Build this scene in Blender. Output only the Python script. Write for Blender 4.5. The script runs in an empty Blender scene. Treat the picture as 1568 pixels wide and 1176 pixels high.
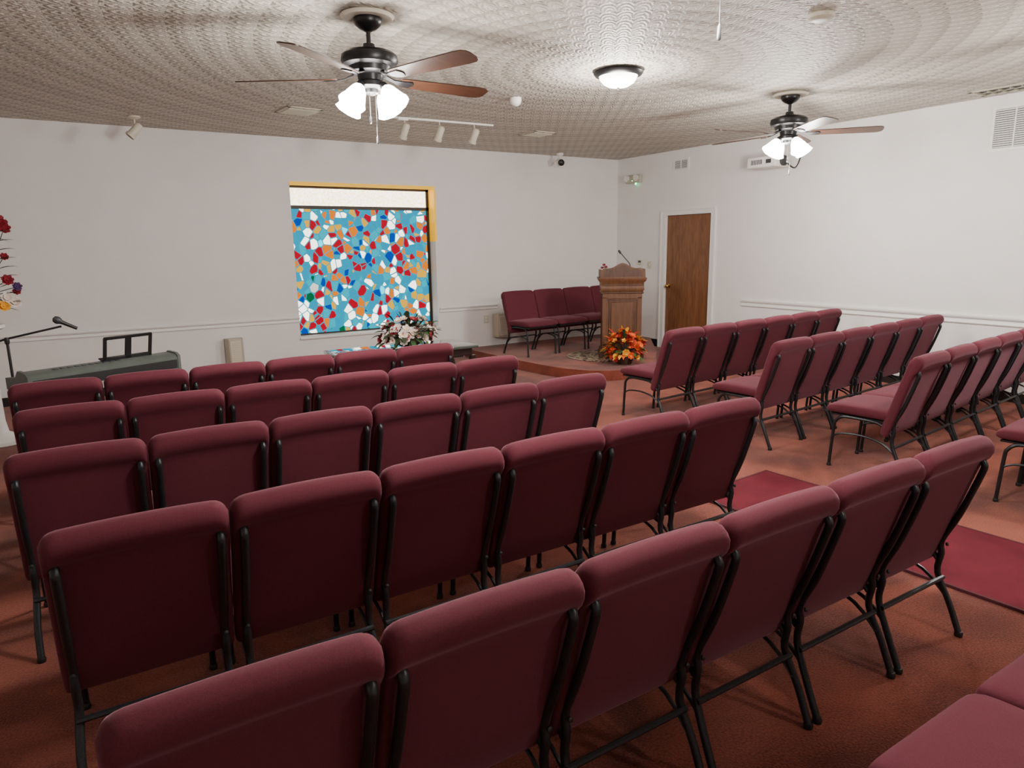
import bpy, bmesh, math, random
from mathutils import Vector, Matrix, Euler
random.seed(7)
H=1.66; CE=3.07; XR=8.08; YW=9.32; XL=-3.2; YB=-3.0; PZ=0.13
scene=bpy.context.scene

# ------------------------------------------------------------------ materials
def srgb(r,g,b):
    f=lambda c:(c/255/12.92) if c/255<=.04045 else ((c/255+.055)/1.055)**2.4
    return (f(r),f(g),f(b),1)
def newmat(name):
    m=bpy.data.materials.new(name); m.use_nodes=True
    nt=m.node_tree; b=nt.nodes['Principled BSDF']
    return m,nt,b
def mat(name,col,rough=.5,metal=0,noise=0,nscale=30,bump=0,bscale=100,bdist=.005,sheen=0,emit=None,estr=0,spec=None,coat=0,stretch=None):
    m,nt,b=newmat(name)
    b.inputs['Base Color'].default_value=col
    b.inputs['Roughness'].default_value=rough
    b.inputs['Metallic'].default_value=metal
    if spec is not None: b.inputs['Specular IOR Level'].default_value=spec
    if sheen:
        b.inputs['Sheen Weight'].default_value=sheen
        b.inputs['Sheen Roughness'].default_value=.35
        b.inputs['Sheen Tint'].default_value=(min(1,col[0]*2+.45),min(1,col[1]*2+.30),min(1,col[2]*2+.35),1)
    if coat: b.inputs['Coat Weight'].default_value=coat
    if emit:
        b.inputs['Emission Color'].default_value=emit
        b.inputs['Emission Strength'].default_value=estr
    if noise or bump:
        tc=nt.nodes.new('ShaderNodeTexCoord')
        src=tc.outputs['Object']
        if stretch:
            mp=nt.nodes.new('ShaderNodeMapping'); mp.inputs['Scale'].default_value=stretch
            nt.links.new(src,mp.inputs['Vector']); src=mp.outputs['Vector']
    if noise:
        n=nt.nodes.new('ShaderNodeTexNoise'); n.inputs['Scale'].default_value=nscale; n.inputs['Detail'].default_value=4
        nt.links.new(src,n.inputs['Vector'])
        mx=nt.nodes.new('ShaderNodeMix'); mx.data_type='RGBA'
        a=tuple(max(0,c*(1-noise)) for c in col[:3])+(1,); c2=tuple(min(1,c*(1+noise)) for c in col[:3])+(1,)
        mx.inputs['A'].default_value=a; mx.inputs['B'].default_value=c2
        mr=nt.nodes.new('ShaderNodeMapRange'); mr.inputs['From Min'].default_value=.3; mr.inputs['From Max'].default_value=.7
        nt.links.new(n.outputs['Fac'],mr.inputs['Value']); nt.links.new(mr.outputs['Result'],mx.inputs['Factor'])
        nt.links.new(mx.outputs['Result'],b.inputs['Base Color'])
    if bump:
        n=nt.nodes.new('ShaderNodeTexNoise'); n.inputs['Scale'].default_value=bscale; n.inputs['Detail'].default_value=3
        nt.links.new(src,n.inputs['Vector'])
        bp=nt.nodes.new('ShaderNodeBump'); bp.inputs['Strength'].default_value=bump; bp.inputs['Distance'].default_value=bdist
        nt.links.new(n.outputs['Fac'],bp.inputs['Height']); nt.links.new(bp.outputs['Normal'],b.inputs['Normal'])
    return m

M_fabric=mat('burgundy_fabric',srgb(91,40,50),.9,noise=.12,nscale=250,bump=.25,bscale=500,bdist=.002,sheen=.36,spec=.2)
M_frame=mat('silver_vein_black_metal',srgb(46,48,50),.36,metal=.5,noise=.3,nscale=180)
M_plast=mat('black_plastic',srgb(22,22,23),.45)
M_wall=mat('painted_wall',srgb(228,224,221),.85,noise=.02,nscale=3,bump=.15,bscale=60,bdist=.004,spec=.2)
M_trim=mat('white_trim_paint',srgb(228,226,222),.5)
M_base=mat('black_vinyl_base',srgb(30,26,26),.5)
M_fwood=mat('fan_blade_wood',srgb(62,38,26),.35,noise=.35,nscale=8,stretch=(1,12,1))
M_bronze=mat('dark_bronze',srgb(38,37,38),.35,metal=.6)
M_white=mat('white_plastic',srgb(225,222,215),.45)
M_cream=mat('cream_plastic',srgb(208,200,182),.5)
M_creamd=mat('almond_plastic',srgb(186,178,160),.5)
M_greyd=mat('dark_grey',srgb(55,55,58),.5)
M_green=mat('green_led',srgb(60,255,140),.5,emit=(.05,1,.35,1),estr=5)
M_shade=mat('lit_frosted_glass',srgb(255,255,250),.3,emit=(1,.98,.94,1),estr=22)
M_dome=mat('lit_dome_glass',srgb(255,250,240),.3,emit=(1,.93,.8,1),estr=10)
M_brass=mat('brass',srgb(190,150,80),.25,metal=1)
M_winframe=mat('bronze_window_frame',srgb(40,32,20),.5)
M_amber_spill=mat('painted_amber_spill',srgb(240,180,10),.5,emit=(1,.58,.0,1),estr=.45)  # amber light spilling from the transom, put into colour and a faint glow
M_leaf=mat('leaf_green',srgb(48,80,40),.6,noise=.3,nscale=20)
M_leafd=mat('leaf_dark',srgb(40,52,30),.6)
M_pink=mat('white_petal',srgb(222,208,196),.7)
M_red=mat('red_petal',srgb(130,14,34),.7)
M_orange=mat('orange_petal',srgb(222,90,20),.7)
M_yel=mat('yellow_petal',srgb(230,165,40),.7)
M_rust=mat('rust_petal',srgb(170,40,20),.7)
M_purple=mat('purple_petal',srgb(80,50,100),.7)
M_vase=mat('glazed_vase',srgb(80,60,50),.3)
M_kb=mat('keyboard_body',srgb(84,90,85),.35,noise=.1,nscale=10)
M_keys=mat('ivory_keys',srgb(235,235,230),.3)
M_glass_top=mat('polished_table_top',srgb(60,70,64),.05,coat=1)
M_tablewood=mat('dark_table_wood',srgb(38,26,22),.3)
M_mat=mat('burgundy_runner',srgb(98,32,42),.95,noise=.16,nscale=5,bump=.4,bscale=300,bdist=.004,sheen=.15,spec=.1)
M_mate=mat('runner_binding',srgb(74,20,30),.9)

def wood(name,c1,c2,sc=(14,14,1.2)):
    m,nt,b=newmat(name)
    tc=nt.nodes.new('ShaderNodeTexCoord'); mp=nt.nodes.new('ShaderNodeMapping'); mp.inputs['Scale'].default_value=sc
    n=nt.nodes.new('ShaderNodeTexNoise'); n.inputs['Scale'].default_value=3; n.inputs['Detail'].default_value=6; n.inputs['Distortion'].default_value=1.2
    cr=nt.nodes.new('ShaderNodeValToRGB'); cr.color_ramp.elements[0].color=c1; cr.color_ramp.elements[1].color=c2
    cr.color_ramp.elements[0].position=.35; cr.color_ramp.elements[1].position=.65
    nt.links.new(tc.outputs['Object'],mp.inputs['Vector']); nt.links.new(mp.outputs['Vector'],n.inputs['Vector'])
    nt.links.new(n.outputs['Fac'],cr.inputs['Fac']); nt.links.new(cr.outputs['Color'],b.inputs['Base Color'])
    b.inputs['Roughness'].default_value=.42
    return m
M_oak=wood('oak_pulpit',srgb(80,50,32),srgb(106,70,46))
M_oakd=wood('oak_pulpit_dark',srgb(62,38,25),srgb(84,55,38))
M_door=wood('door_veneer',srgb(104,66,40),srgb(132,88,56),(8,8,.9))

# carpet
def carpet():
    m,nt,b=newmat('rust_carpet')
    g=nt.nodes.new('ShaderNodeNewGeometry')
    n1=nt.nodes.new('ShaderNodeTexNoise'); n1.inputs['Scale'].default_value=1.6; n1.inputs['Detail'].default_value=5; n1.inputs['Distortion'].default_value=.8
    n2=nt.nodes.new('ShaderNodeTexNoise'); n2.inputs['Scale'].default_value=120; n2.inputs['Detail'].default_value=3
    for n in (n1,n2): nt.links.new(g.outputs['Position'],n.inputs['Vector'])
    ad=nt.nodes.new('ShaderNodeMath'); ad.operation='MULTIPLY_ADD'; ad.inputs[1].default_value=.4
    nt.links.new(n2.outputs['Fac'],ad.inputs[0]); 
    ml=nt.nodes.new('ShaderNodeMath'); ml.operation='MULTIPLY'; ml.inputs[1].default_value=.6
    nt.links.new(n1.outputs['Fac'],ml.inputs[0]); nt.links.new(ml.outputs[0],ad.inputs[2])
    cr=nt.nodes.new('ShaderNodeValToRGB')
    cr.color_ramp.elements[0].position=.40; cr.color_ramp.elements[0].color=srgb(94,44,36)
    cr.color_ramp.elements[1].position=.60; cr.color_ramp.elements[1].color=srgb(146,76,58)
    nt.links.new(ad.outputs[0],cr.inputs['Fac']); nt.links.new(cr.outputs['Color'],b.inputs['Base Color'])
    bp=nt.nodes.new('ShaderNodeBump'); bp.inputs['Strength'].default_value=.6; bp.inputs['Distance'].default_value=.008
    nt.links.new(n2.outputs['Fac'],bp.inputs['Height']); nt.links.new(bp.outputs['Normal'],b.inputs['Normal'])
    b.inputs['Roughness'].default_value=1; b.inputs['Specular IOR Level'].default_value=.1
    b.inputs['Sheen Weight'].default_value=.15
    return m
M_carpet=carpet()

# ceiling: hand-troweled concentric ring plaster
def ceilmat():
    m,nt,b=newmat('combed_ring_plaster')
    N=nt.nodes; L=nt.links
    def m_(op,a,bb=None,c=None):
        n=N.new('ShaderNodeMath'); n.operation=op
        for i,v in enumerate((a,bb,c)):
            if v is None: continue
            if isinstance(v,(int,float)): n.inputs[i].default_value=v
            else: L.new(v,n.inputs[i])
        return n.outputs[0]
    g=N.new('ShaderNodeNewGeometry'); s=N.new('ShaderNodeSeparateXYZ'); L.new(g.outputs['Position'],s.inputs[0])
    wn=N.new('ShaderNodeTexNoise'); wn.inputs['Scale'].default_value=1.5; L.new(g.outputs['Position'],wn.inputs['Vector'])
    wn2=N.new('ShaderNodeTexNoise'); wn2.inputs['Scale'].default_value=14; L.new(g.outputs['Position'],wn2.inputs['Vector'])
    dx=m_('SUBTRACT',s.outputs[0],4.02); dy=m_('SUBTRACT',s.outputs[1],4.65)
    r=m_('SQRT',m_('ADD',m_('MULTIPLY',dx,dx),m_('MULTIPLY',dy,dy)))
    r=m_('ADD',r,m_('MULTIPLY',wn.outputs['Fac'],.08))
    r=m_('ADD',r,m_('MULTIPLY',wn2.outputs['Fac'],.02))
    th=m_('ARCTAN2',dy,dx)
    W=.17; SW=.11
    q=m_('DIVIDE',r,W); bi=m_('FLOOR',q); fr=m_('SUBTRACT',q,bi)
    arc=m_('MULTIPLY',th,m_('MULTIPLY',m_('ADD',bi,.5),W))
    arc=m_('ADD',arc,m_('MULTIPLY',wn2.outputs['Fac'],.03))
    u=m_('FRACT',m_('ADD',m_('DIVIDE',arc,SW),m_('MULTIPLY',bi,.5)))
    u=m_('ABSOLUTE',m_('SUBTRACT',u,.5))
    d=m_('SQRT',m_('ADD',m_('MULTIPLY',m_('MULTIPLY',u,u),2.2),m_('MULTIPLY',fr,fr)))
    fan_=m_('MULTIPLY',m_('ADD',m_('SINE',m_('MULTIPLY',d,2*math.pi*3.2)),1),.5)
    dome=m_('SUBTRACT',1,d)
    n2=N.new('ShaderNodeTexNoise'); n2.inputs['Scale'].default_value=60; n2.inputs['Detail'].default_value=2; L.new(g.outputs['Position'],n2.inputs['Vector'])
    big=m_('MULTIPLY',m_('ADD',m_('SINE',m_('MULTIPLY',r,2*math.pi/.51)),1),.5)
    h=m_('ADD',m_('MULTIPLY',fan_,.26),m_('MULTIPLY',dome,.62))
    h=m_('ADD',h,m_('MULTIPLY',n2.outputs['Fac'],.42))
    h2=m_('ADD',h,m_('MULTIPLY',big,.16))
    bp=N.new('ShaderNodeBump'); bp.inputs['Strength'].default_value=.9; bp.inputs['Distance'].default_value=.027
    L.new(h2,bp.inputs['Height']); L.new(bp.outputs['Normal'],b.inputs['Normal'])
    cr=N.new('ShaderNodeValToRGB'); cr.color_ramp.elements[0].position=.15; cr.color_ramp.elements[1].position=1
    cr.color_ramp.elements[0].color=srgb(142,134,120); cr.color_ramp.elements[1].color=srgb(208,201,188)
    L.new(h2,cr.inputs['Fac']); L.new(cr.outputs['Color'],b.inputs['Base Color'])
    b.inputs['Roughness'].default_value=.55
    return m
M_ceil=ceilmat()

def mosaic():
    m,nt,b=newmat('mosaic_stained_glass'); N=nt.nodes; L=nt.links
    tc=N.new('ShaderNodeTexCoord')
    mp=N.new('ShaderNodeMapping'); mp.inputs['Scale'].default_value=(1,0,.86); mp.inputs['Rotation'].default_value=(0,.5,0)
    L.new(tc.outputs['Object'],mp.inputs['Vector'])
    v=N.new('ShaderNodeTexVoronoi'); v.inputs['Scale'].default_value=11; v.inputs['Randomness'].default_value=1
    e=N.new('ShaderNodeTexVoronoi'); e.inputs['Scale'].default_value=11; e.feature='DISTANCE_TO_EDGE'
    for k in (v,e): L.new(mp.outputs[0],k.inputs['Vector'])
    s=N.new('ShaderNodeSeparateColor'); L.new(v.outputs['Color'],s.inputs[0])
    cr=N.new('ShaderNodeValToRGB'); cr.color_ramp.interpolation='CONSTANT'
    els=[(0,(0,.36,.60,1)),(.20,(0,.52,.68,1)),(.34,(1.0,.98,.85,1)),(.52,(.52,.0,.02,1)),(.67,(1,.24,.0,1)),(.77,(1,.52,.03,1)),(.89,(0,.06,.48,1)),(.965,(0,.15,.05,1))]
    cr.color_ramp.elements[0].position=0; cr.color_ramp.elements[0].color=els[0][1]
    cr.color_ramp.elements[1].position=els[1][0]; cr.color_ramp.elements[1].color=els[1][1]
    for p,c in els[2:]:
        x=cr.color_ramp.elements.new(p); x.color=c
    L.new(s.outputs[0],cr.inputs['Fac'])
    # white panes transmit much more light than coloured ones; turquoise glass ground runs between the shards
    gt=N.new('ShaderNodeMath'); gt.operation='COMPARE'; gt.inputs[1].default_value=.43; gt.inputs[2].default_value=.09; L.new(s.outputs[0],gt.inputs[0])
    lt=N.new('ShaderNodeMath'); lt.operation='GREATER_THAN'; lt.inputs[1].default_value=.055; L.new(e.outputs['Distance'],lt.inputs[0])
    gg=N.new('ShaderNodeMath'); gg.operation='MULTIPLY'; L.new(gt.outputs[0],gg.inputs[0]); L.new(lt.outputs[0],gg.inputs[1])
    st=N.new('ShaderNodeMath'); st.operation='MULTIPLY_ADD'; st.inputs[1].default_value=2.2; st.inputs[2].default_value=1.15; L.new(gg.outputs[0],st.inputs[0])
    mx=N.new('ShaderNodeMix'); mx.data_type='RGBA'; mx.inputs['A'].default_value=(0,.40,.58,1)
    L.new(lt.outputs[0],mx.inputs['Factor']); L.new(cr.outputs['Color'],mx.inputs['B'])
    L.new(mx.outputs['Result'],b.inputs['Emission Color']); L.new(st.outputs[0],b.inputs['Emission Strength'])
    b.inputs['Base Color'].default_value=(.0,.0,.0,1); b.inputs['Roughness'].default_value=.5; b.inputs['Specular IOR Level'].default_value=.05
    return m
M_mosaic=mosaic()
def transom():
    m,nt,b=newmat('textured_clear_glass'); N=nt.nodes; L=nt.links
    tc=N.new('ShaderNodeTexCoord'); n=N.new('ShaderNodeTexNoise'); n.inputs['Scale'].default_value=35; n.inputs['Detail'].default_value=4
    L.new(tc.outputs['Object'],n.inputs['Vector'])
    cr=N.new('ShaderNodeValToRGB'); cr.color_ramp.elements[0].position=.38; cr.color_ramp.elements[1].position=.58
    cr.color_ramp.elements[0].color=srgb(250,215,140); cr.color_ramp.elements[1].color=srgb(255,250,235)
    L.new(n.outputs['Fac'],cr.inputs['Fac']); L.new(cr.outputs['Color'],b.inputs['Emission Color']); b.inputs['Emission Strength'].default_value=5
    b.inputs['Base Color'].default_value=(.05,.05,.05,1)
    return m
M_transom=transom()
def rugmat():
    m,nt,b=newmat('round_rug_weave'); N=nt.nodes; L=nt.links
    tc=N.new('ShaderNodeTexCoord'); w=N.new('ShaderNodeTexWave'); w.wave_type='RINGS'; w.rings_direction='Z'; w.inputs['Scale'].default_value=2.2; w.inputs['Distortion'].default_value=9; w.inputs['Detail Scale'].default_value=6
    L.new(tc.outputs['Object'],w.inputs['Vector'])
    cr=N.new('ShaderNodeValToRGB'); cr.color_ramp.elements[0].color=srgb(66,46,44); cr.color_ramp.elements[1].color=srgb(170,150,128)
    L.new(w.outputs['Fac'],cr.inputs['Fac']); L.new(cr.outputs['Color'],b.inputs['Base Color']); b.inputs['Roughness'].default_value=.95
    return m
M_rug=rugmat()

# ------------------------------------------------------------------ mesh builder
class MB:
    def __init__(s): s.v=[]; s.f=[]; s.m=[]; s.s=[]; s.mats=[]
    def mi(s,m):
        if m not in s.mats: s.mats.append(m)
        return s.mats.index(m)
    def add(s,vs,fs,m,smooth=True,M=None):
        o=len(s.v); k=s.mi(m)
        for v in vs:
            v=Vector(v); s.v.append(M@v if M else v)
        for f in fs: s.f.append([o+i for i in f]); s.m.append(k); s.s.append(smooth)
    def box(s,c,size,m,bevel=0,seg=2,M=None,rot=None,smooth=None):
        bm=bmesh.new(); bmesh.ops.create_cube(bm,size=1)
        bmesh.ops.scale(bm,vec=size,verts=bm.verts)
        if bevel: bmesh.ops.bevel(bm,geom=bm.edges[:],offset=bevel,segments=seg,affect='EDGES',profile=.5)
        T=Matrix.Translation(c)
        if rot: T=T@Euler(rot).to_matrix().to_4x4()
        if M: T=M@T
        bm.verts.index_update()
        s.add([v.co.copy() for v in bm.verts],[[v.index for v in f.verts] for f in bm.faces],m,bool(bevel) if smooth is None else smooth,T)
        bm.free()
    def lathe(s,prof,m,seg=24,M=None,smooth=True,flute=0,nf=0):
        vs=[];fs=[]
        for (r,z) in prof:
            for i in range(seg):
                a=2*math.pi*i/seg
                rr=r*(1+flute*math.cos(nf*a)) if flute else r
                vs.append((rr*math.cos(a),rr*math.sin(a),z))
        for j in range(len(prof)-1):
            for i in range(seg):
                k=(i+1)%seg
                fs.append([j*seg+i,j*seg+k,(j+1)*seg+k,(j+1)*seg+i])
        if prof[0][0]>1e-4: fs.append(list(range(seg))[::-1])
        if prof[-1][0]>1e-4: fs.append([(len(prof)-1)*seg+i for i in range(seg)])
        s.add(vs,fs,m,smooth,M)
    def tube(s,path,r,m,seg=8,M=None,ry=None,caps=True):
        P=[Vector(p) for p in path]; n=len(P); vs=[];fs=[]
        t0=(P[1]-P[0]).normalized(); up=Vector((1,0,0)) if abs(t0.x)<.9 else Vector((0,0,1))
        nrm=(up-up.dot(t0)*t0).normalized()
        for i in range(n):
            if i==0: t=(P[1]-P[0])
            elif i==n-1: t=P[-1]-P[-2]
            else: t=(P[i+1]-P[i]).normalized()+(P[i]-P[i-1]).normalized()
            t.normalize(); nrm=(nrm-nrm.dot(t)*t).normalized(); bn=t.cross(nrm)
            rr=r[i] if isinstance(r,(list,tuple)) else r; rb=rr if ry is None else ry
            for k in range(seg):
                a=2*math.pi*k/seg
                vs.append(P[i]+nrm*rr*math.cos(a)+bn*rb*math.sin(a))
        for i in range(n-1):
            for k in range(seg):
                j=(k+1)%seg
                fs.append([i*seg+k,i*seg+j,(i+1)*seg+j,(i+1)*seg+k])
        if caps: fs.append(list(range(seg))[::-1]); fs.append([(n-1)*seg+k for k in range(seg)])
        s.add(vs,fs,m,True,M)
    def loft(s,secs,m,M=None,smooth=True):
        n=len(secs[0]); vs=[p for q in secs for p in q]; fs=[]
        for i in range(len(secs)-1):
            for k in range(n):
                j=(k+1)%n; fs.append([i*n+k,i*n+j,(i+1)*n+j,(i+1)*n+k])
        fs.append(list(range(n))[::-1]); fs.append([(len(secs)-1)*n+k for k in range(n)])
        s.add(vs,fs,m,smooth,M)
    def prism(s,poly,z0,z1,m,M=None,smooth=False):
        n=len(poly); vs=[(x,y,z0) for x,y in poly]+[(x,y,z1) for x,y in poly]
        fs=[list(range(n))[::-1],list(range(n,2*n))]+[[i,(i+1)%n,n+(i+1)%n,n+i] for i in range(n)]
        s.add(vs,fs,m,smooth,M)
    def clampz(s,z=.004):
        for v in s.v:
            if v.z<z: v.z=z
    def mesh(s,name):
        me=bpy.data.meshes.new(name); me.from_pydata([tuple(v) for v in s.v],[],s.f)
        for m in s.mats: me.materials.append(m)
        me.polygons.foreach_set('material_index',s.m); me.polygons.foreach_set('use_smooth',s.s)
        bm=bmesh.new(); bm.from_mesh(me); bmesh.ops.recalc_face_normals(bm,faces=bm.faces[:]); bm.to_mesh(me); bm.free()
        try: me.set_sharp_from_angle(angle=math.radians(42))
        except Exception: pass
        me.update(); return me
    def obj(s,name,loc=(0,0,0),rotz=0,center=False):
        o=bpy.data.objects.new(name,s.mesh(name)); scene.collection.objects.link(o)
        o.location=loc; o.rotation_euler=(0,0,rotz); return o
def smoothpath(pts,n=6):
    P=[Vector(p) for p in pts]; out=[]
    for i in range(len(P)-1):
        p0=P[max(i-1,0)];p1=P[i];p2=P[i+1];p3=P[min(i+2,len(P)-1)]
        for k in range(n):
            t=k/n
            out.append(.5*((2*p1)+(-p0+p2)*t+(2*p0-5*p1+4*p2-p3)*t*t+(-p0+3*p1-3*p2+p3)*t**3))
    out.append(P[-1]); return out
def T(*a): return Matrix.Translation(a)
def RZ(a): return Matrix.Rotation(a,4,'Z')
def RX(a): return Matrix.Rotation(a,4,'X')
def RY(a): return Matrix.Rotation(a,4,'Y')

# ------------------------------------------------------------------ room shell
WT=.30
b=MB(); b.box(((XL+XR)/2,(YB+YW)/2,-.05),(XR-XL+.4,YW-YB+.4,.1),M_carpet); b.obj('floor')
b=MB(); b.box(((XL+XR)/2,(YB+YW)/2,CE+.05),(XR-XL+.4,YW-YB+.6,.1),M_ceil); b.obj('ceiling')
wx0,wx1,wz0,wz1=2.53,4.60,.50,2.52
b=MB()
def bb(b,x0,x1,y0,y1,z0,z1,m,bevel=0): b.box(((x0+x1)/2,(y0+y1)/2,(z0+z1)/2),(x1-x0,y1-y0,z1-z0),m,bevel)
bb(b,XL-.2,wx0,YW,YW+WT,0,CE,M_wall); bb(b,wx1,XR+.2,YW,YW+WT,0,CE,M_wall)
bb(b,wx0,wx1,YW,YW+WT,0,wz0,M_wall); bb(b,wx0,wx1,YW,YW+WT,wz1,CE,M_wall); b.obj('wall_front')
dy0,dy1,dzt=7.22,8.15,2.10
b=MB(); bb(b,XR,XR+.2,YB-.2,dy0,0,CE,M_wall); bb(b,XR,XR+.2,dy1,YW,0,CE,M_wall); bb(b,XR,XR+.2,dy0,dy1,dzt,CE,M_wall); b.obj('wall_right')
b=MB(); bb(b,XL-.2,XL,YB-.2,YW,0,CE,M_wall); b.obj('wall_left')
b=MB(); bb(b,XL,XR,YB-.2,YB,0,CE,M_wall); b.obj('wall_rear')

# chair rail
def railprof(b,p0,p1,nx,ny,z0,h):
    prof=[(0,0),(.012,0),(.018,.12),(.010,.25),(.008,.5),(.024,.62),(.030,.85),(.024,1),(0,1)]
    secs=[]
    for p in (p0,p1): secs.append([(p[0]+nx*d,p[1]+ny*d,z0+q*h) for d,q in prof])
    b.loft(secs,M_trim,smooth=False)
b=MB(); railprof(b,(XL,YW),(wx0-.0,YW),0,-1,.705,.075); railprof(b,(wx1+.02,YW),(5.62,YW),0,-1,.705,.075); b.obj('trim_front')
b=MB(); railprof(b,(XR,YB),(XR,6.6),-1,0,.775,.10); b.obj('trim_right')
b=MB(); bb(b,XL,5.0,YW-.01,YW,0,.1,M_base); b.obj('baseboard_front')
b=MB(); bb(b,XR-.01,XR,YB,7.13,0,.1,M_base); bb(b,XR-.01,XR,8.27,8.42,0,.12,M_base); b.obj('baseboard_right')

# window
b=MB()
gy=YW+.22
bb(b,wx0+.001,wx1-.001,YW+.001,gy,wz1-.012,wz1-.001,M_amber_spill)  # amber strips carry the painted transom spill on head and upper right jamb
bb(b,wx1-.010,wx1-.001,YW+.001,gy-.04,1.75,wz1-.012,M_amber_spill)
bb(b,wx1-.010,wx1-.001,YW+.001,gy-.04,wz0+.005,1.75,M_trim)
bb(b,wx0,wx1,YW-.012,YW-.001,wz1-.040,wz1+.008,M_amber_spill)
bb(b,wx1-.012,wx1+.012,YW-.012,YW-.001,1.75,wz1-.040,M_amber_spill)
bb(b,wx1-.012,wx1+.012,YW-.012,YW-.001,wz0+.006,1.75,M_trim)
bb(b,wx0-.01,wx1+.03,YW-.03,gy,wz0-.03,wz0+.005,M_trim,.005)
for (x0,x1,z0,z1) in [(wx0+.001,wx1-.012,wz1-.055,wz1-.013),(wx0+.001,wx1-.012,2.195,2.24),(wx0+.001,wx0+.03,wz0+.01,wz1-.02),(wx1-.05,wx1-.011,wz0+.01,wz1-.02),(wx0+.001,wx1-.012,wz0+.006,wz0+.025)]:
    bb(b,x0,x1,gy-.04,gy,z0,z1,M_winframe)
bb(b,wx0+.02,wx1-.04,gy-.022,gy-.015,wz0+.015,2.205,M_mosaic)
bb(b,wx0+.02,wx1-.04,gy-.022,gy-.015,2.225,wz1-.03,M_transom)
bb(b,wx0+.01,wx1-.02,gy,gy+.02,wz0+.01,wz1-.02,M_winframe)
b.obj('window_1')

# door
b=MB()
bb(b,XR+.03,XR+.07,dy0+.003,dy1-.003,.01,dzt-.003,M_door)
M0=T(XR+.03,dy1-.07,1.0)@RY(-math.pi/2)
b.lathe([(.032,0),(.032,.006),(.012,.012),(.012,.035),(.028,.045),(.032,.06),(.024,.072),(0,.075)],M_brass,20,M0)
b.obj('door_1')
b=MB()
for (y0,y1,z0,z1) in [(dy0-.09,dy0,0,dzt+.09),(dy1,dy1+.1,0,dzt+.09),(dy0,dy1,dzt,dzt+.09)]:
    bb(b,XR-.02,XR,y0,y1,z0,z1,M_trim); 
bb(b,XR-.03,XR-.018,dy0-.09,dy0-.065,0,dzt+.09,M_trim); bb(b,XR-.03,XR-.018,dy1+.075,dy1+.1,0,dzt+.09,M_trim); bb(b,XR-.03,XR-.018,dy0-.065,dy1+.075,dzt+.065,dzt+.09,M_trim)
bb(b,XR,XR+.1,dy0,dy0+.003,0,dzt,M_trim); bb(b,XR,XR+.1,dy1-.003,dy1,0,dzt,M_trim)
b.obj('trim_door')

# platform (stage) with rounded corner
plat=[(5.02,YW-.002),(5.04,8.0),(5.10,7.3),(5.18,6.9),(5.32,6.62),(5.5,6.47),(5.72,6.40),(5.95,6.40),(6.2,6.48),(6.56,6.76),(7.1,7.28),(XR-.002,8.44),(XR-.002,YW-.002)]
b=MB(); b.prism(plat,.001,PZ,M_carpet); b.obj('stage_platform')
b=MB(); b.lathe([(0,0),(.50,0),(.51,.006),(.50,.012),(0,.012)],M_rug,48); b.obj('round_rug',(6.2,7.42,PZ+.001))
# aisle runner
b=MB(); b.box((0,0,0),(.82,5.9,.012),M_mat,.004,1)
b.box((-.405,0,.001),(.015,5.9,.013),M_mate); b.box((.405,0,.001),(.015,5.9,.013),M_mate); b.box((0,2.945,.001),(.82,.015,.013),M_mate)
o=b.obj('aisle_runner',(3.92,.14,.008),math.radians(3.2))

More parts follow.
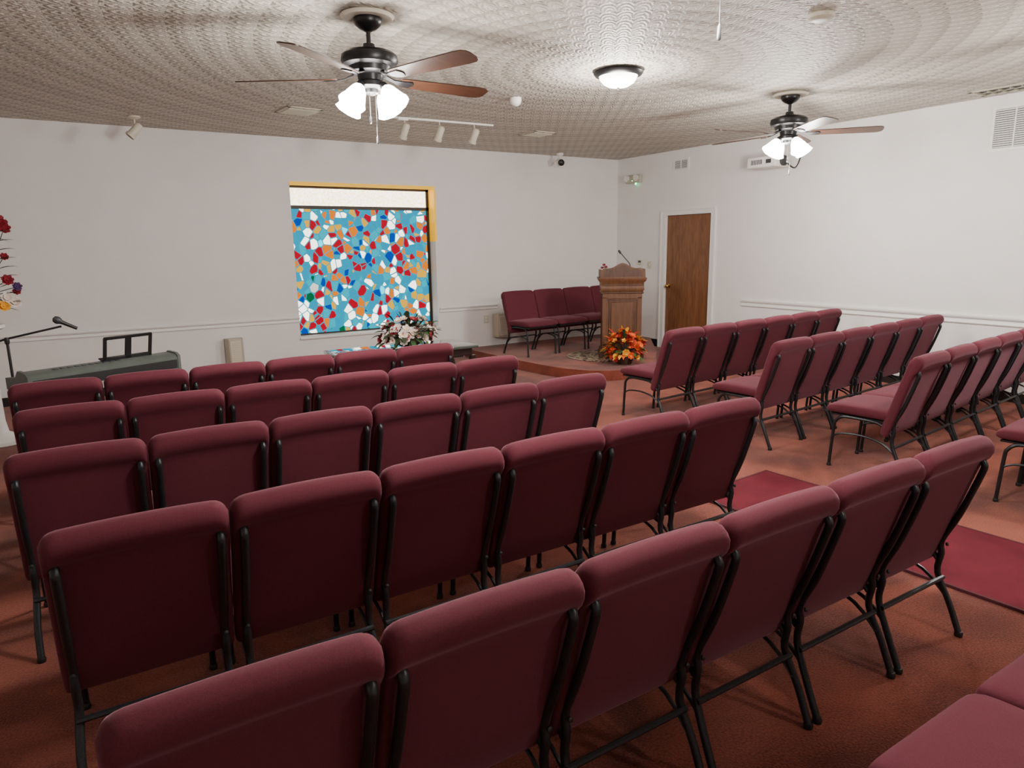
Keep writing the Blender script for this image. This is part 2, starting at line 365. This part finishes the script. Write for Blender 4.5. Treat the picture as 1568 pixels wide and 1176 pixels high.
# ------------------------------------------------------------------ chairs
def chair_mesh(w,name):
    b=MB(); L=.615; y0,z0=.18,.305; up=Vector((0,-.172,.585)).normalized(); nf=Vector((0,up.z,-up.y))
    O=Vector((0,y0,z0))
    e=.03
    prof=[(0,-.004),(.02,-.012),(.12,-.014),(.30+e,-.014),(.44+e,-.014),(.478+e,-.016),(.495+e,-.024),(.515+e,-.034),(.54+e,-.038),(.562+e,-.032),(.577+e,-.017),(.585+e,.005),(.580+e,.028),(.566+e,.044),(.545+e,.052),(.50+e,.054),(.35,.054),(.20,.056),(.08,.054),(.015,.046),(0,.03)]
    hw=w/2
    xs=[-hw,-hw+.002,-hw+.006,-hw+.012,-hw+.02,-hw+.032,-hw+.048]
    mid=[-hw+.048+(w-.096)*k/8 for k in range(1,8)]
    xs=xs+mid+[-x for x in reversed(xs)]
    secs=[]
    for x in xs:
        ax=abs(x); r=.048; d=max(0,ax-(hw-r)); drop=r-math.sqrt(max(0,r*r-d*d)); drop=min(drop,.036)
        crown=.010*(ax/hw)**2
        re=.022; d2=max(0,ax-(hw-re)); s=.40+.60*math.sqrt(max(0,1-(d2/re)**2))
        r2=.02; d3=max(0,ax-(hw-r2)); lo=r2-math.sqrt(max(0,r2*r2-d3*d3))
        q=[]
        for h,t in prof:
            hh=lo+(h/L)*(L-lo-drop-crown); tt=.012+(t-.012)*s
            p=O+up*hh+nf*tt; q.append((x,p.y,p.z))
        secs.append(q)
    b.loft(secs,M_fabric)
    ys=[.17,.176,.19,.22,.30,.40,.48,.54,.575,.598,.612,.618]
    secs=[]
    for y in ys:
        dend=max(0,y-.56)/.058; sc=math.sqrt(max(0.0,1-dend**2)) if y>.56 else 1
        if y<.2: sc=.6+.4*math.sqrt(max(0,1-((.2-y)/.03)**2))
        top=.492+.006*math.sin((y-.17)/.45*math.pi)-(.010 if y>.5 else 0)*((y-.5)/.12); bot=.412
        c=(top+bot)/2-.005*(1-sc); hh=(top-bot)/2*(.30+.70*sc); ww=(hw-.002)-(.025*(1-sc))
        q=[]; n=28
        for k in range(n):
            a=2*math.pi*k/n; ca,sa=math.cos(a),math.sin(a)
            ex=.22; X=ww*(abs(ca)**ex)*(1 if ca>0 else -1); e2=.55; Z=hh*(abs(sa)**e2)*(1 if sa>0 else -1)
            X*= (1-.10*(abs(sa)**6))
            q.append((X,y,c+Z))
        secs.append(q)
    b.loft(secs,M_fabric)
    b.box((0,.39,.405),(w-.06,.40,.012),M_plast)
    for sgn in (-1,1):
        x=sgn*(hw-.032); xf=sgn*(hw-.022)
        A=O+up*.505+nf*(-.018); B=O+up*.25+nf*(-.030); C=O+up*.05+nf*(-.030)
        pts=[(x,A.y+.008,A.z+.006),(x,A.y-.008,A.z-.010),(x,A.y-.004,A.z-.05),(x,B.y,B.z),(x,C.y,C.z+.06),(x,C.y-.004,C.z),(x,.140,.255),(xf,.085,.13),(xf,.035,.012)]
        b.tube(smoothpath(pts,4),.0135,M_frame,10,ry=.013)
        for hh in (.44,.10):
            Sc=O+up*hh+nf*(-.036); b.lathe([(.008,0),(.008,.006),(0,.008)],M_plast,8,T(x,Sc.y,Sc.z)@RX(math.radians(73)))
        b.lathe([(.016,0),(.017,.014),(.014,.022)],M_plast,10,T(xf,.035,0))
        pts=[(x,.145,.315),(x,.19,.36),(x,.26,.392),(x,.42,.398),(x,.50,.392),(x,.545,.355),(x,.558,.30),(x,.575,.012)]
        b.tube(smoothpath(pts,4),.012,M_frame,8)
        b.lathe([(.015,0),(.016,.014),(.013,.022)],M_plast,10,T(x,.575,0))
        b.tube(smoothpath([(x,.10,.165),(x,.20,.245),(x,.35,.275),(x,.50,.265),(x,.56,.235)],3),.0075,M_frame,6)
    b.tube([(-hw+.022,.122,.235),(hw-.022,.122,.235)],.0105,M_frame,8)
    b.tube([(-hw+.03,.50,.388),(hw-.03,.50,.388)],.009,M_frame,8)
    return b.mesh(name)
def put_row(x,y,n,pitch,ang=0,z=0):
    me=chair_mesh(pitch-.006,'church_chair')
    ca,sa=math.cos(ang),math.sin(ang)
    for i in range(n):
        d=(i+.5)*pitch
        o=bpy.data.objects.new('church_chair',me); scene.collection.objects.link(o)
        o.location=(x+ca*d,y+sa*d,z); o.rotation_euler=(0,0,ang)
put_row(-.06,1.215,6,.518)
put_row(-.17,2.21,6,.511)
put_row(-.31,3.20,6,.504)
put_row(-.33,4.12,6,.500)
put_row(-.40,5.00,6,.500)
put_row(1.42,.135,3,.515)
put_row(4.50,4.46,6,.518,math.radians(5.5))
put_row(4.63,3.41,6,.518,math.radians(5.2))
put_row(4.71,2.37,6,.518,math.radians(6.2))
put_row(4.90,1.32,6,.518,math.radians(6.5))
CH2=chair_mesh(.578,'church_chair_wide')
a=math.radians(6)
for i in range(4):
    d=(i+.5)*.59
    o=bpy.data.objects.new('platform_chair',CH2); scene.collection.objects.link(o)
    o.location=(5.2+math.cos(a)*d,8.52+math.sin(a)*d,PZ); o.rotation_euler=(0,0,math.pi+a)

# ------------------------------------------------------------------ ceiling fans
def point(name,loc,power,parent,col=(1,.965,.915),r=.06):
    l=bpy.data.lights.new(name,'POINT'); l.energy=power; l.color=col; l.shadow_soft_size=r
    o=bpy.data.objects.new(name,l); scene.collection.objects.link(o); o.parent=parent; o.location=loc; return o
def fan(x,y,rot,power,chain=2.31):
    b=MB(); c=CE
    b.lathe([(.12,0),(.155,-.002),(.165,-.012),(.15,-.028),(.11,-.03),(.095,-.024)],M_cream,32,T(0,0,0))
    b.lathe([(.085,-.02),(.088,-.045),(.075,-.065),(.05,-.085),(.025,-.095),(.02,-.10)],M_bronze,24)
    b.lathe([(.014,-.08),(.014,-.19)],M_bronze,12)
    b.lathe([(.02,-.165),(.035,-.17),(.04,-.195),(.08,-.205),(.15,-.222),(.172,-.24),(.176,-.27),(.165,-.292),(.13,-.305),(.125,-.335),(.10,-.35),(.08,-.352),(.075,-.385),(.09,-.395),(.09,-.42),(.06,-.435),(.0,-.44)],M_bronze,32)
    zb=-.375
    for k in range(5):
        A=RZ(rot+k*2*math.pi/5)
        Mx=A@T(0,0,zb)@RX(math.radians(-12))
        b.loft([[(.09,-.02,.03),(.09,.02,.03),(.09,.02,.038),(.09,-.02,.038)],[(.16,-.014,.004),(.16,.014,.004),(.16,.014,.012),(.16,-.014,.012)],[(.21,-.035,-.006),(.21,.035,-.006),(.21,.035,.0),(.21,-.035,.0)],[(.27,-.04,-.006),(.27,.04,-.006),(.27,.04,.0),(.27,-.04,.0)],[(.29,-.01,-.006),(.29,.01,-.006),(.29,.01,.0),(.29,-.01,.0)]],M_bronze,Mx,smooth=False)
        pr=[(.20,.045),(.22,.056),(.35,.062),(.55,.070),(.76,.076),(.81,.072),(.835,.055),(.845,.03)]
        pts=[(r,w) for r,w in pr]+[(r,-w) for r,w in reversed(pr)]
        b.prism(pts,.001,.008,M_fwood,Mx)
    for k in range(4):
        A=RZ(rot+.5+k*math.pi/2)
        b.tube(smoothpath([(.04,0,-.41),(.08,0,-.415),(.105,0,-.43)],3),.010,M_bronze,8,A)
        Ms=A@T(.10,0,-.425)@RY(math.radians(-38))
        b.lathe([(.022,.015),(.026,-.005),(.022,-.015)],M_bronze,16,Ms)
        b.lathe([(.022,-.01),(.036,-.022),(.050,-.05),(.060,-.085),(.074,-.13),(.084,-.150),(.080,-.148),(.055,-.08),(.03,-.03),(0,-.02)],M_shade,24,Ms,flute=.03,nf=8)
        b.lathe([(0,-.03),(.02,-.05),(.028,-.08),(.02,-.108),(0,-.115)],M_shade,12,Ms)
    b.lathe([(.05,-.43),(.045,-.455),(.015,-.47),(0,-.472)],M_bronze,16)
    for (dx,dz) in [(.02,chain-CE),(-.02,chain-CE+.12)]:
        b.tube([(dx,-.02,-.45),(dx,-.02,dz+.05)],.0022,M_bronze,5)
        b.lathe([(.002,.05),(.006,.04),(.007,.005),(.004,0)],M_plast,10,T(dx,-.02,dz))
    o=b.obj('ceiling_fan',(x,y,c))
    point('fan_lamp',(0,0,-.70),power,o,r=.17)
    return o
FP=158
fan(1.73,4.34,math.radians(2),FP)
fan(6.09,4.52,math.radians(-47),FP)
fan(1.86,1.70,math.radians(10),FP,2.31)
fan(6.10,1.60,math.radians(20),FP)
def dome(x,y,p):
    b=MB()
    b.lathe([(.0,0),(.15,0),(.195,-.006),(.205,-.02),(.19,-.04),(.165,-.05),(.155,-.045)],M_bronze,40)
    b.lathe([(.16,-.042),(.15,-.07),(.125,-.10),(.085,-.122),(.04,-.132),(0,-.134)],M_dome,40)
    b.lathe([(.012,-.13),(.012,-.145),(0,-.15)],M_bronze,12)
    o=b.obj('ceiling_dome_light',(x,y,CE)); point('dome_lamp',(0,0,-.30),p,o,r=.12)
dome(4.02,4.65,95); dome(3.2,-1.2,80)  # second dome is an unseen fill light added behind the camera
b=MB(); b.lathe([(.0,0),(.075,0),(.082,-.008),(.078,-.028),(.06,-.04),(.03,-.044),(0,-.044)],M_creamd,32); b.obj('smoke_detector',(4.19,2.92,CE))
b=MB(); b.lathe([(.0,0),(.055,0),(.055,-.03),(.045,-.055),(.03,-.07),(0,-.078)],M_white,24); b.obj('ceiling_sensor',(3.85,5.95,CE))
def register(x,y,w,d,rot):
    b=MB()
    for (cx,cy,sx,sy) in [(0,d/2-.02,w,.04),(0,-d/2+.02,w,.04),(w/2-.02,0,.04,d),(-w/2+.02,0,.04,d)]:
        b.box((cx,cy,-.006),(sx,sy,.012),M_creamd,.003,1)
    b.box((0,0,-.002),(w-.03,d-.03,.003),M_plast)
    n=6
    for i in range(n): b.box((0,-d/2+.065+i*(d-.13)/(n-1),-.014),(w-.07,.020,.002),M_creamd,rot=(1.25,0,0))
    b.box((0,0,-.009),(.012,d-.05,.006),M_creamd)
    return b.obj('ceiling_register',(x,y,CE),rot)
register(2.2,7.52,.38,.38,.1); register(5.25,7.62,.36,.36,.1); register(7.78,3.35,.32,.6,.05)

# track light
b=MB(); b.box((0,0,-.012),(1.26,.035,.022),M_white,.004,1); b.box((-.5,0,-.02),(.12,.05,.035),M_white,.005,1)
def head(b,x,y,zt,tilt,rz,m=M_white):
    b.tube([(x,y,zt),(x,y,zt-.09)],.008,m,8)
    b.lathe([(.016,0),(.016,-.02)],m,12,T(x,y,zt-.08))
    Mh=T(x,y,zt-.12)@RZ(rz)@RX(tilt)
    b.lathe([(0,.08),(.028,.078),(.042,.06),(.042,-.06),(.050,-.065),(.050,-.09),(.044,-.093),(.038,-.05),(0,-.04)],m,20,Mh)
for dx in (-.48,-.06,.38): head(b,dx,0,-.02,math.radians(28),math.radians(25),M_creamd)
b.obj('track_light',(3.78,7.34,CE),-.04)
b=MB(); b.lathe([(.0,0),(.06,0),(.062,-.015),(.03,-.03),(.01,-.032)],M_cream,24); head(b,0,0,-.02,math.radians(42),math.radians(90),M_cream); b.obj('ceiling_spotlight',(.77,8.62,CE))
b=MB(); b.lathe([(.0,0),(.055,0),(.055,-.02),(.045,-.035),(.02,-.04),(.015,-.10)],M_white,24)
b.lathe([(0,.05),(.03,.045),(.05,.02),(.055,-.02),(.05,-.06),(0,-.06)],M_white,20,T(0,0,-.13)@RX(math.radians(70))@RY(.5))
b.lathe([(0,-.05),(.05,-.055),(.045,-.09),(.02,-.105),(0,-.108)],M_plast,20,T(0,0,-.13)@RX(math.radians(-75))@RY(.3))
b.obj('security_camera',(6.66,9.05,CE))

# ------------------------------------------------------------------ wall fittings
def wgrille(name,y0,y1,z0,z1,cols=2):
    b=MB(); x=XR; w=.028
    for (a0,a1,c0,c1) in [(y0,y1,z0,z0+w),(y0,y1,z1-w,z1),(y0,y0+w,z0+w,z1-w),(y1-w,y1,z0+w,z1-w)]: bb(b,x-.014,x,a0,a1,c0,c1,M_trim)
    bb(b,x-.004,x-.001,y0+w,y1-w,z0+w,z1-w,M_greyd)
    n=int((z1-z0-2*w)/.02)
    for i in range(n): b.box((x-.008,(y0+y1)/2,z0+w+.01+i*(z1-z0-2*w-.02)/max(1,n-1)),(.003,y1-y0-2*w,.015),M_trim,rot=(0,.6,0))
    for k in range(1,cols): bb(b,x-.014,x-.002,y0+(y1-y0)*k/cols-.006,y0+(y1-y0)*k/cols+.006,z0+w,z1-w,M_trim)
    b.obj(name)
wgrille('wall_register',7.70,8.02,2.76,2.94)
wgrille('return_air_grille',2.75,3.60,2.53,2.96,4)
b=MB(); b.box((0,0,0),(.07,.34,.13),M_creamd,.01,2)
for s in (-1,1):
    Mh=T(-.03,s*.11,.02)@RY(-math.pi/2-.3); b.lathe([(0,-.03),(.03,-.025),(.05,.03),(.052,.045),(.045,.045),(.0,.035)],M_white,20,Mh)
b.box((-.036,.0,-.03),(.004,.02,.012),M_green)
b.box((-.01,-.06,-.08),(.02,.03,.03),M_green,.004,1)
b.obj('emergency_light',(XR-.036,8.88,2.72))
b=MB(); b.box((0,0,0),(.008,.08,.12),M_cream,.002,1); b.box((-.008,0,.0),(.012,.012,.025),M_white); b.obj('light_switch',(XR-.005,8.50,1.33))
b=MB(); b.box((0,0,0),(.02,.10,.08),M_cream,.004,1); b.box((-.012,0,.01),(.004,.06,.03),M_greyd); b.obj('thermostat',(XR-.011,8.72,1.37))
b=MB(); b.box((0,0,0),(.08,.008,.12),M_cream,.002,1); b.box((0,-.006,.025),(.034,.006,.028),M_white); b.box((0,-.006,-.025),(.034,.006,.028),M_white); b.obj('wall_outlet',(5.42,YW-.005,.55))
def wspk(x0,x1,z0,z1):
    b=MB(); w=x1-x0; h=z1-z0
    prof=[(-w/2,-.02),(-w/2,-.10),(-w/2+.03,-.15),(w/2-.03,-.15),(w/2,-.10),(w/2,-.02)]
    b.prism(prof,-h/2,h/2,M_creamd)
    b.box((0,-.155,0),(w-.08,.01,h-.05),M_cream,.004,1)
    for i in range(9): b.box((0,-.162,-h/2+.06+i*(h-.12)/8),(w-.11,.004,.006),M_creamd)
    b.box((0,-.01,0),(.05,.02,.1),M_white); b.obj('wall_speaker',((x0+x1)/2,YW,(z0+z1)/2))
wspk(1.56,1.77,.24,.57); wspk(5.53,5.80,.27,.63)
# projector with wall bracket
b=MB(); b.box((0,0,0),(.30,.44,.14),M_white,.02,3)
b.lathe([(.06,0),(.065,.03),(.055,.035),(.04,.02),(0,.018)],M_greyd,24,T(-.0,-.22,.0)@RX(math.radians(90)))
for i in range(8): b.box((-.152,.14-i*.022,0),(.004,.010,.06),M_greyd)
b.box((-.152,-.12,.0),(.004,.08,.05),M_greyd,.002,1)
b.tube([(.0,0,.06),(.0,0,.12),(.22,0,.12)],.02,M_white,10); b.box((.225,0,.12),(.02,.12,.16),M_white,.004,1)
b.tube(smoothpath([(.1,-.21,-.02),(.14,-.30,-.09),(.18,-.34,.02),(.23,-.30,.12)],4),.008,M_plast,6)
b.obj('projector',(XR-.237,6.10,2.68))

# ------------------------------------------------------------------ flowers helpers
def petalflower(b,c,nrm,R,m,np=6,cup=.35,center=None):
    nrm=Vector(nrm).normalized(); q=nrm.to_track_quat('Z','Y').to_matrix().to_4x4(); M=T(*c)@q
    for layer,(sc,cu) in enumerate([(1,cup),(.65,cup+.5)]):
        for k in range(np):
            a=2*math.pi*(k+.5*layer)/np+random.random()*.2; r=R*sc
            ca,sa=math.cos(a),math.sin(a); pw=r*.42
            def P(u,v,w): return (ca*u-sa*v,sa*u+ca*v,w)
            vs=[P(0,0,0),P(r*.5,-pw,r*cu*.35),P(r*.9,-pw*.6,r*cu*.9),P(r,0,r*cu),P(r*.9,pw*.6,r*cu*.9),P(r*.5,pw,r*cu*.35),P(r*.5,0,r*cu*.15)]
            b.add(vs,[[0,1,6],[1,2,3,6],[6,3,4,5],[0,6,5]],m,True,M)
    b.lathe([(0,0),(R*.16,R*.08),(R*.12,R*.3),(0,R*.36)],center or m,8,M)
def leaf(b,p,d,L,w,m,droop=.3):
    p=Vector(p); d=Vector(d).normalized(); side=d.cross(Vector((0,0,1)))
    if side.length<.01: side=Vector((1,0,0))
    side.normalize(); vs=[];n=5
    for i in range(n+1):
        t=i/n; c=p+d*L*t+Vector((0,0,-droop*L*t*t)); ww=w*math.sin(math.pi*min(1,t*.92+.06))
        vs+= [c-side*ww+Vector((0,0,ww*.3)),c,c+side*ww+Vector((0,0,ww*.3))]
    fs=[]
    for i in range(n):
        for k in (0,1): fs.append([i*3+k,i*3+k+1,(i+1)*3+k+1,(i+1)*3+k])
    b.add(vs,fs,m,True)
def rdir(zmin=-.1):
    while True:
        v=Vector((random.uniform(-1,1),random.uniform(-1,1),random.uniform(zmin,1)))
        if .2<v.length<1: return v.normalized()
# ------------------------------------------------------------------ pulpit
b=MB()
W=.62; D=.42
b.box((0,0,.04),(W-.02,D,.08),M_oakd,.008,1)
b.box((0,0,.10),(W-.05,D-.03,.04),M_oak,.006,1)
b.box((0,0,.49),(W-.09,D-.07,.78),M_oak,.004,1)
fy=-(D-.07)/2
for (cx,cz,sx,sz) in [(0,.84,W-.10,.07),(0,.16,W-.10,.07),(-(W-.16)/2,.5,.06,.66),((W-.16)/2,.5,.06,.66)]:
    b.box((cx,fy-.006,cz),(sx,.014,sz),M_oak,.003,1)
b.box((0,fy-.004,.5),(W-.26,.012,.58),M_oakd,.005,1)
b.box((0,fy-.010,.5),(W-.32,.012,.52),M_oak,.008,1)
b.box((0,0,.885),(W-.05,D-.03,.03),M_oakd,.008,1)
secs=[]
for z,w,d in [(.90,W-.07,D-.05),(.93,W-.04,D-.02),(.96,W-.05,D-.03),(1.02,W-.05,D-.03),(1.04,W-.0,D+.0),(1.07,W+.02,D+.02),(1.085,W+.02,D+.02)]:
    secs.append([(-w/2,-d/2,z),(w/2,-d/2,z),(w/2,d/2,z),(-w/2,d/2,z)])
b.loft(secs,M_oak,smooth=False)
b.box((0,-(D-.03)/2-.002,.99),(W-.10,.012,.012),M_oakd); 
top=[]; n=24
for i in range(n+1):
    t=-1+2*i/n; x=t*(W/2-.02)
    z=.10+.075*math.cos(t*math.pi/2*1.0)+.02*math.cos(t*math.pi*2)-(.02 if abs(t)>.9 else 0)
    top.append((x,z))
poly=[(-W/2+.02,0)]+top+[(W/2-.02,0)]
Mg=T(0,-D/2+.03,1.083)@RX(math.radians(90))
b.prism(poly,-.012,.012,M_oak,Mg)
pp=[(x*.86,.02+z*.78) for x,z in [(-W/2+.02,0)]+top+[(W/2-.02,0)]]
b.prism(pp,.012,.018,M_oakd,Mg)
for s in (-1,1): b.box((s*(W/2-.02),-.02,1.14),(.025,D-.08,.11),M_oak,.006,1)
b.box((0,.03,1.13),(W-.08,D-.10,.02),M_oakd,rot=(math.radians(10),0,0))
b.tube(smoothpath([(.12,-.02,1.13),(.11,-.02,1.25),(.04,-.04,1.34),(-.03,-.07,1.42)],5),.006,M_plast,8)
b.lathe([(0,-.03),(.012,-.028),(.016,0),(.012,.022),(0,.028)],M_plast,12,T(-.035,-.075,1.425)@RY(-.6))
# small red silk flower resting on the reading shelf
for p in [(-.24,-.05,1.25),(-.21,-.02,1.22),(-.26,.0,1.21)]:
    b.tube([(-.22,.02,1.14),p],.003,M_leafd,4); petalflower(b,p,(-.1,-.6,.7),.025,M_red,6)
leaf(b,(-.24,-.02,1.17),(-.5,-.3,.3),.09,.015,M_leaf)
na=math.atan2(-.80,-.60)+math.pi/2
pul=b.obj('wooden_pulpit',(6.33,7.20,PZ+.014),na)

def bouquet(name,loc,rx,ry,rz,mats,nf,R,vase,nl=60,leafm=(M_leaf,M_leafd),zc=.2,jit=.25,leafl=.12):
    b=MB(); b.lathe(vase,M_vase,24)
    C=Vector((0,0,zc))
    for i in range(nf):
        d=rdir(-.15); k=1-random.random()*jit
        p=C+Vector((d.x*rx*k,d.y*ry*k,d.z*rz*k))
        b.tube([C*.8,p],.0025,M_leafd,4)
        petalflower(b,p,d+Vector((0,0,.2)),R*random.uniform(.75,1.2),random.choice(mats),random.choice([5,6,7]),.4,random.choice([M_yel,M_rust]))
    for i in range(nl):
        d=rdir(-.3); k=.55+random.random()*.35
        p=C+Vector((d.x*rx*k,d.y*ry*k,d.z*rz*k)); leaf(b,p,d,leafl*random.uniform(.7,1.3),leafl*.2,random.choice(leafm))
    b.clampz()
    return b.obj(name,loc)
bouquet('autumn_flower_arrangement',(5.99,6.73,PZ+.001),.26,.26,.27,[M_orange,M_rust,M_yel,M_orange,M_rust],74,.045,[(0,.005),(.09,.005),(.11,.05),(.12,.12),(.09,.14),(0,.14)],130,(M_leaf,M_orange,M_yel,M_rust),.19)
bouquet('table_flower_arrangement',(2.68,6.10,.732),.29,.18,.19,[M_pink,M_pink,M_pink,M_red,M_red],76,.042,[(0,.005),(.08,.005),(.12,.03),(.14,.09),(.12,.11),(0,.11)],90,(M_leaf,M_leafd,M_leafd),.11)
b=MB()
b.lathe([(0,0),(.17,0),(.17,.03),(.13,.06),(.06,.10),(.045,.20),(.04,.6),(.045,.95),(.09,1.0),(.15,1.03),(.15,1.06),(0,1.06)],M_trim,28)
b.lathe([(0,1.06),(.05,1.06),(.07,1.10),(.08,1.16),(.05,1.22),(.06,1.25),(0,1.25)],M_vase,24)
C=Vector((0,0,1.3))
for i in range(26):
    a=random.uniform(0,6.28); rr=random.uniform(.03,.22); z=1.28+random.random()*.65*(1-rr*1.2)
    p=Vector((rr*math.cos(a),rr*math.sin(a),z)); b.tube([C,p],.003,M_leafd,4)
    mm=M_red if z>1.45 else random.choice([M_red,M_pink,M_purple])
    petalflower(b,p,(math.cos(a),math.sin(a),.6),.05,mm)
for p,mm,R in [((.21,-.05,1.92),M_red,.075),((.25,0,1.88),M_red,.05),((.22,-.03,1.64),M_red,.035),((.22,-.08,1.44),M_red,.05),((.28,-.03,1.38),M_purple,.04),((.27,-.03,1.34),M_red,.035),((.20,-.08,1.29),M_pink,.05),((.25,-.06,1.25),M_pink,.055),((.17,-.1,1.22),M_yel,.05)]:
    b.tube([C,p],.003,M_leafd,4); petalflower(b,p,(.3,-.9,.3),R,mm,7)
for i in range(80):
    a=random.uniform(0,6.28); z=random.uniform(1.2,1.85); d=Vector((math.cos(a),math.sin(a),random.uniform(-.2,.9)))
    leaf(b,(.05*math.cos(a),.05*math.sin(a),z),d,random.uniform(.12,.26),.018,random.choice([M_leaf,M_leafd,M_leafd]))
for i in range(9):
    z=1.22+i*.075; leaf(b,(.14,-.05,z),(.9,-.2,.5),.20,.020,M_leafd)
b.obj('pedestal_flower_arrangement',(-.68,7.5,0))

# ------------------------------------------------------------------ communion table
b=MB(); tx,ty=1.36,.55
b.box((0,0,.715),(tx,ty,.03),M_glass_top,.008,2)
b.box((0,0,.665),(tx-.1,ty-.08,.07),M_tablewood,.004,1)
for sx in (-1,1):
    for sy in (-1,1):
        b.lathe([(.022,0),(.028,.02),(.018,.05),(.03,.12),(.022,.16),(.034,.30),(.026,.42),(.036,.5),(.02,.54),(.034,.58),(.034,.63)],M_tablewood,16,T(sx*(tx/2-.05),sy*(ty/2-.05),0))
b.obj('communion_table',(2.60,6.07,0),-.02)

# ------------------------------------------------------------------ digital piano (its back faces the congregation)
b=MB(); L=1.12; D=.34; Z0=.70
prof=[(-D/2,0),(D/2,0),(D/2,.10),(D/2-.03,.125),(D/2-.14,.135),(0,.075),(-D/2,.06)]
b.loft([[(-L/2,y,z) for y,z in prof],[(L/2,y,z) for y,z in prof]],M_kb,T(0,0,Z0),smooth=False)
for s in (-1,1):
    pf=[(-D/2-.005,-.005),(D/2+.005,-.005),(D/2+.005,.11),(D/2-.03,.135),(D/2-.14,.145),(-.02,.095),(-D/2-.005,.08)]
    b.loft([[(s*L/2-.012,y,z) for y,z in pf],[(s*L/2+.012,y,z) for y,z in pf]],M_kb,T(0,0,Z0),smooth=False)
b.box((0,D/2+.002,Z0+.045),(L-.04,.006,.07),M_plast,.002,1)
b.box((0,-D/2+.075,Z0+.066),(L-.08,.13,.02),M_keys)
for i in range(51): b.box((-L/2+.05+i*(L-.10)/51,-D/2+.075,Z0+.077),(.0015,.13,.002),M_greyd)
for i in range(51):
    if i%7 in (0,1,3,4,5): b.box((-L/2+.060+i*(L-.10)/51,-D/2+.095,Z0+.082),(.010,.085,.014),M_plast)
for i in range(10): b.box((-.10+i*.05,D/2-.08,Z0+.131),(.03,.04,.004),M_greyd)
Mr=T(-.20,.06,Z0+.135)@RX(math.radians(-14))
for (cx,cz,sx,sz) in [(0,.01,.38,.03),(0,.18,.38,.025),(-.18,.09,.028,.19),(.18,.09,.028,.19),(0,.09,.05,.18)]:
    b.box((cx,0,cz),(sx,.012,sz),M_plast,.003,1,Mr)
b.box((0,-.03,-.0),(.40,.06,.012),M_plast,.003,1,Mr)
for y in (-.09,.09):
    for s in (-1,1):
        b.tube([(s*.32,y,.02),(-s*.32,y,Z0-.02)],.014,M_plast,8)
for s in (-1,1):
    b.tube([(s*.32,-.20,.016),(s*.32,.20,.016)],.015,M_plast,8); b.tube([(s*.32,-.15,Z0-.018),(s*.32,.15,Z0-.018)],.013,M_plast,8)
b.obj('digital_piano',(.11,6.22,0),math.radians(205))
# microphone stand
b=MB(); b.lathe([(0,0),(.13,0),(.13,.012),(.03,.025),(.012,.03)],M_plast,28)
b.tube([(0,0,.02),(0,0,1.02)],.010,M_plast,10); b.lathe([(.014,0),(.018,.02),(.014,.05)],M_plast,12,T(0,0,.99))
b.tube([(-.10,0,1.0),(.0,0,1.03),(.36,0,1.10)],.008,M_plast,8)
b.lathe([(.012,-.10),(.015,.0),(.021,.045),(.023,.055)],M_plast,16,T(.41,0,1.105)@RY(math.radians(120))@T(0,0,-.04)@RX(math.pi))
b.lathe([(.020,-.018),(.029,0),(.030,.015),(.022,.034),(0,.042)],M_greyd,16,T(.345,0,1.145)@RY(math.radians(-60)))
b.obj('microphone_stand',(-.46,6.45,0))

# ------------------------------------------------------------------ world + camera
w=bpy.data.worlds.new('World'); scene.world=w; w.use_nodes=True
w.node_tree.nodes['Background'].inputs[0].default_value=(.6,.7,.8,1); w.node_tree.nodes['Background'].inputs[1].default_value=.5
cd=bpy.data.cameras.new('camera'); cd.sensor_width=36; cd.lens=1055/1568*36; cd.clip_start=.02
co=bpy.data.objects.new('camera',cd); scene.collection.objects.link(co)
X=Vector((1701,237,-1055)).normalized(); Y=Vector((-682,200,-1055)); Y=(Y-Y.dot(X)*X).normalized(); Z=X.cross(Y)
co.matrix_world=Matrix(((X.x,X.y,X.z,0),(Y.x,Y.y,Y.z,0),(Z.x,Z.y,Z.z,H),(0,0,0,1)))
scene.camera=co
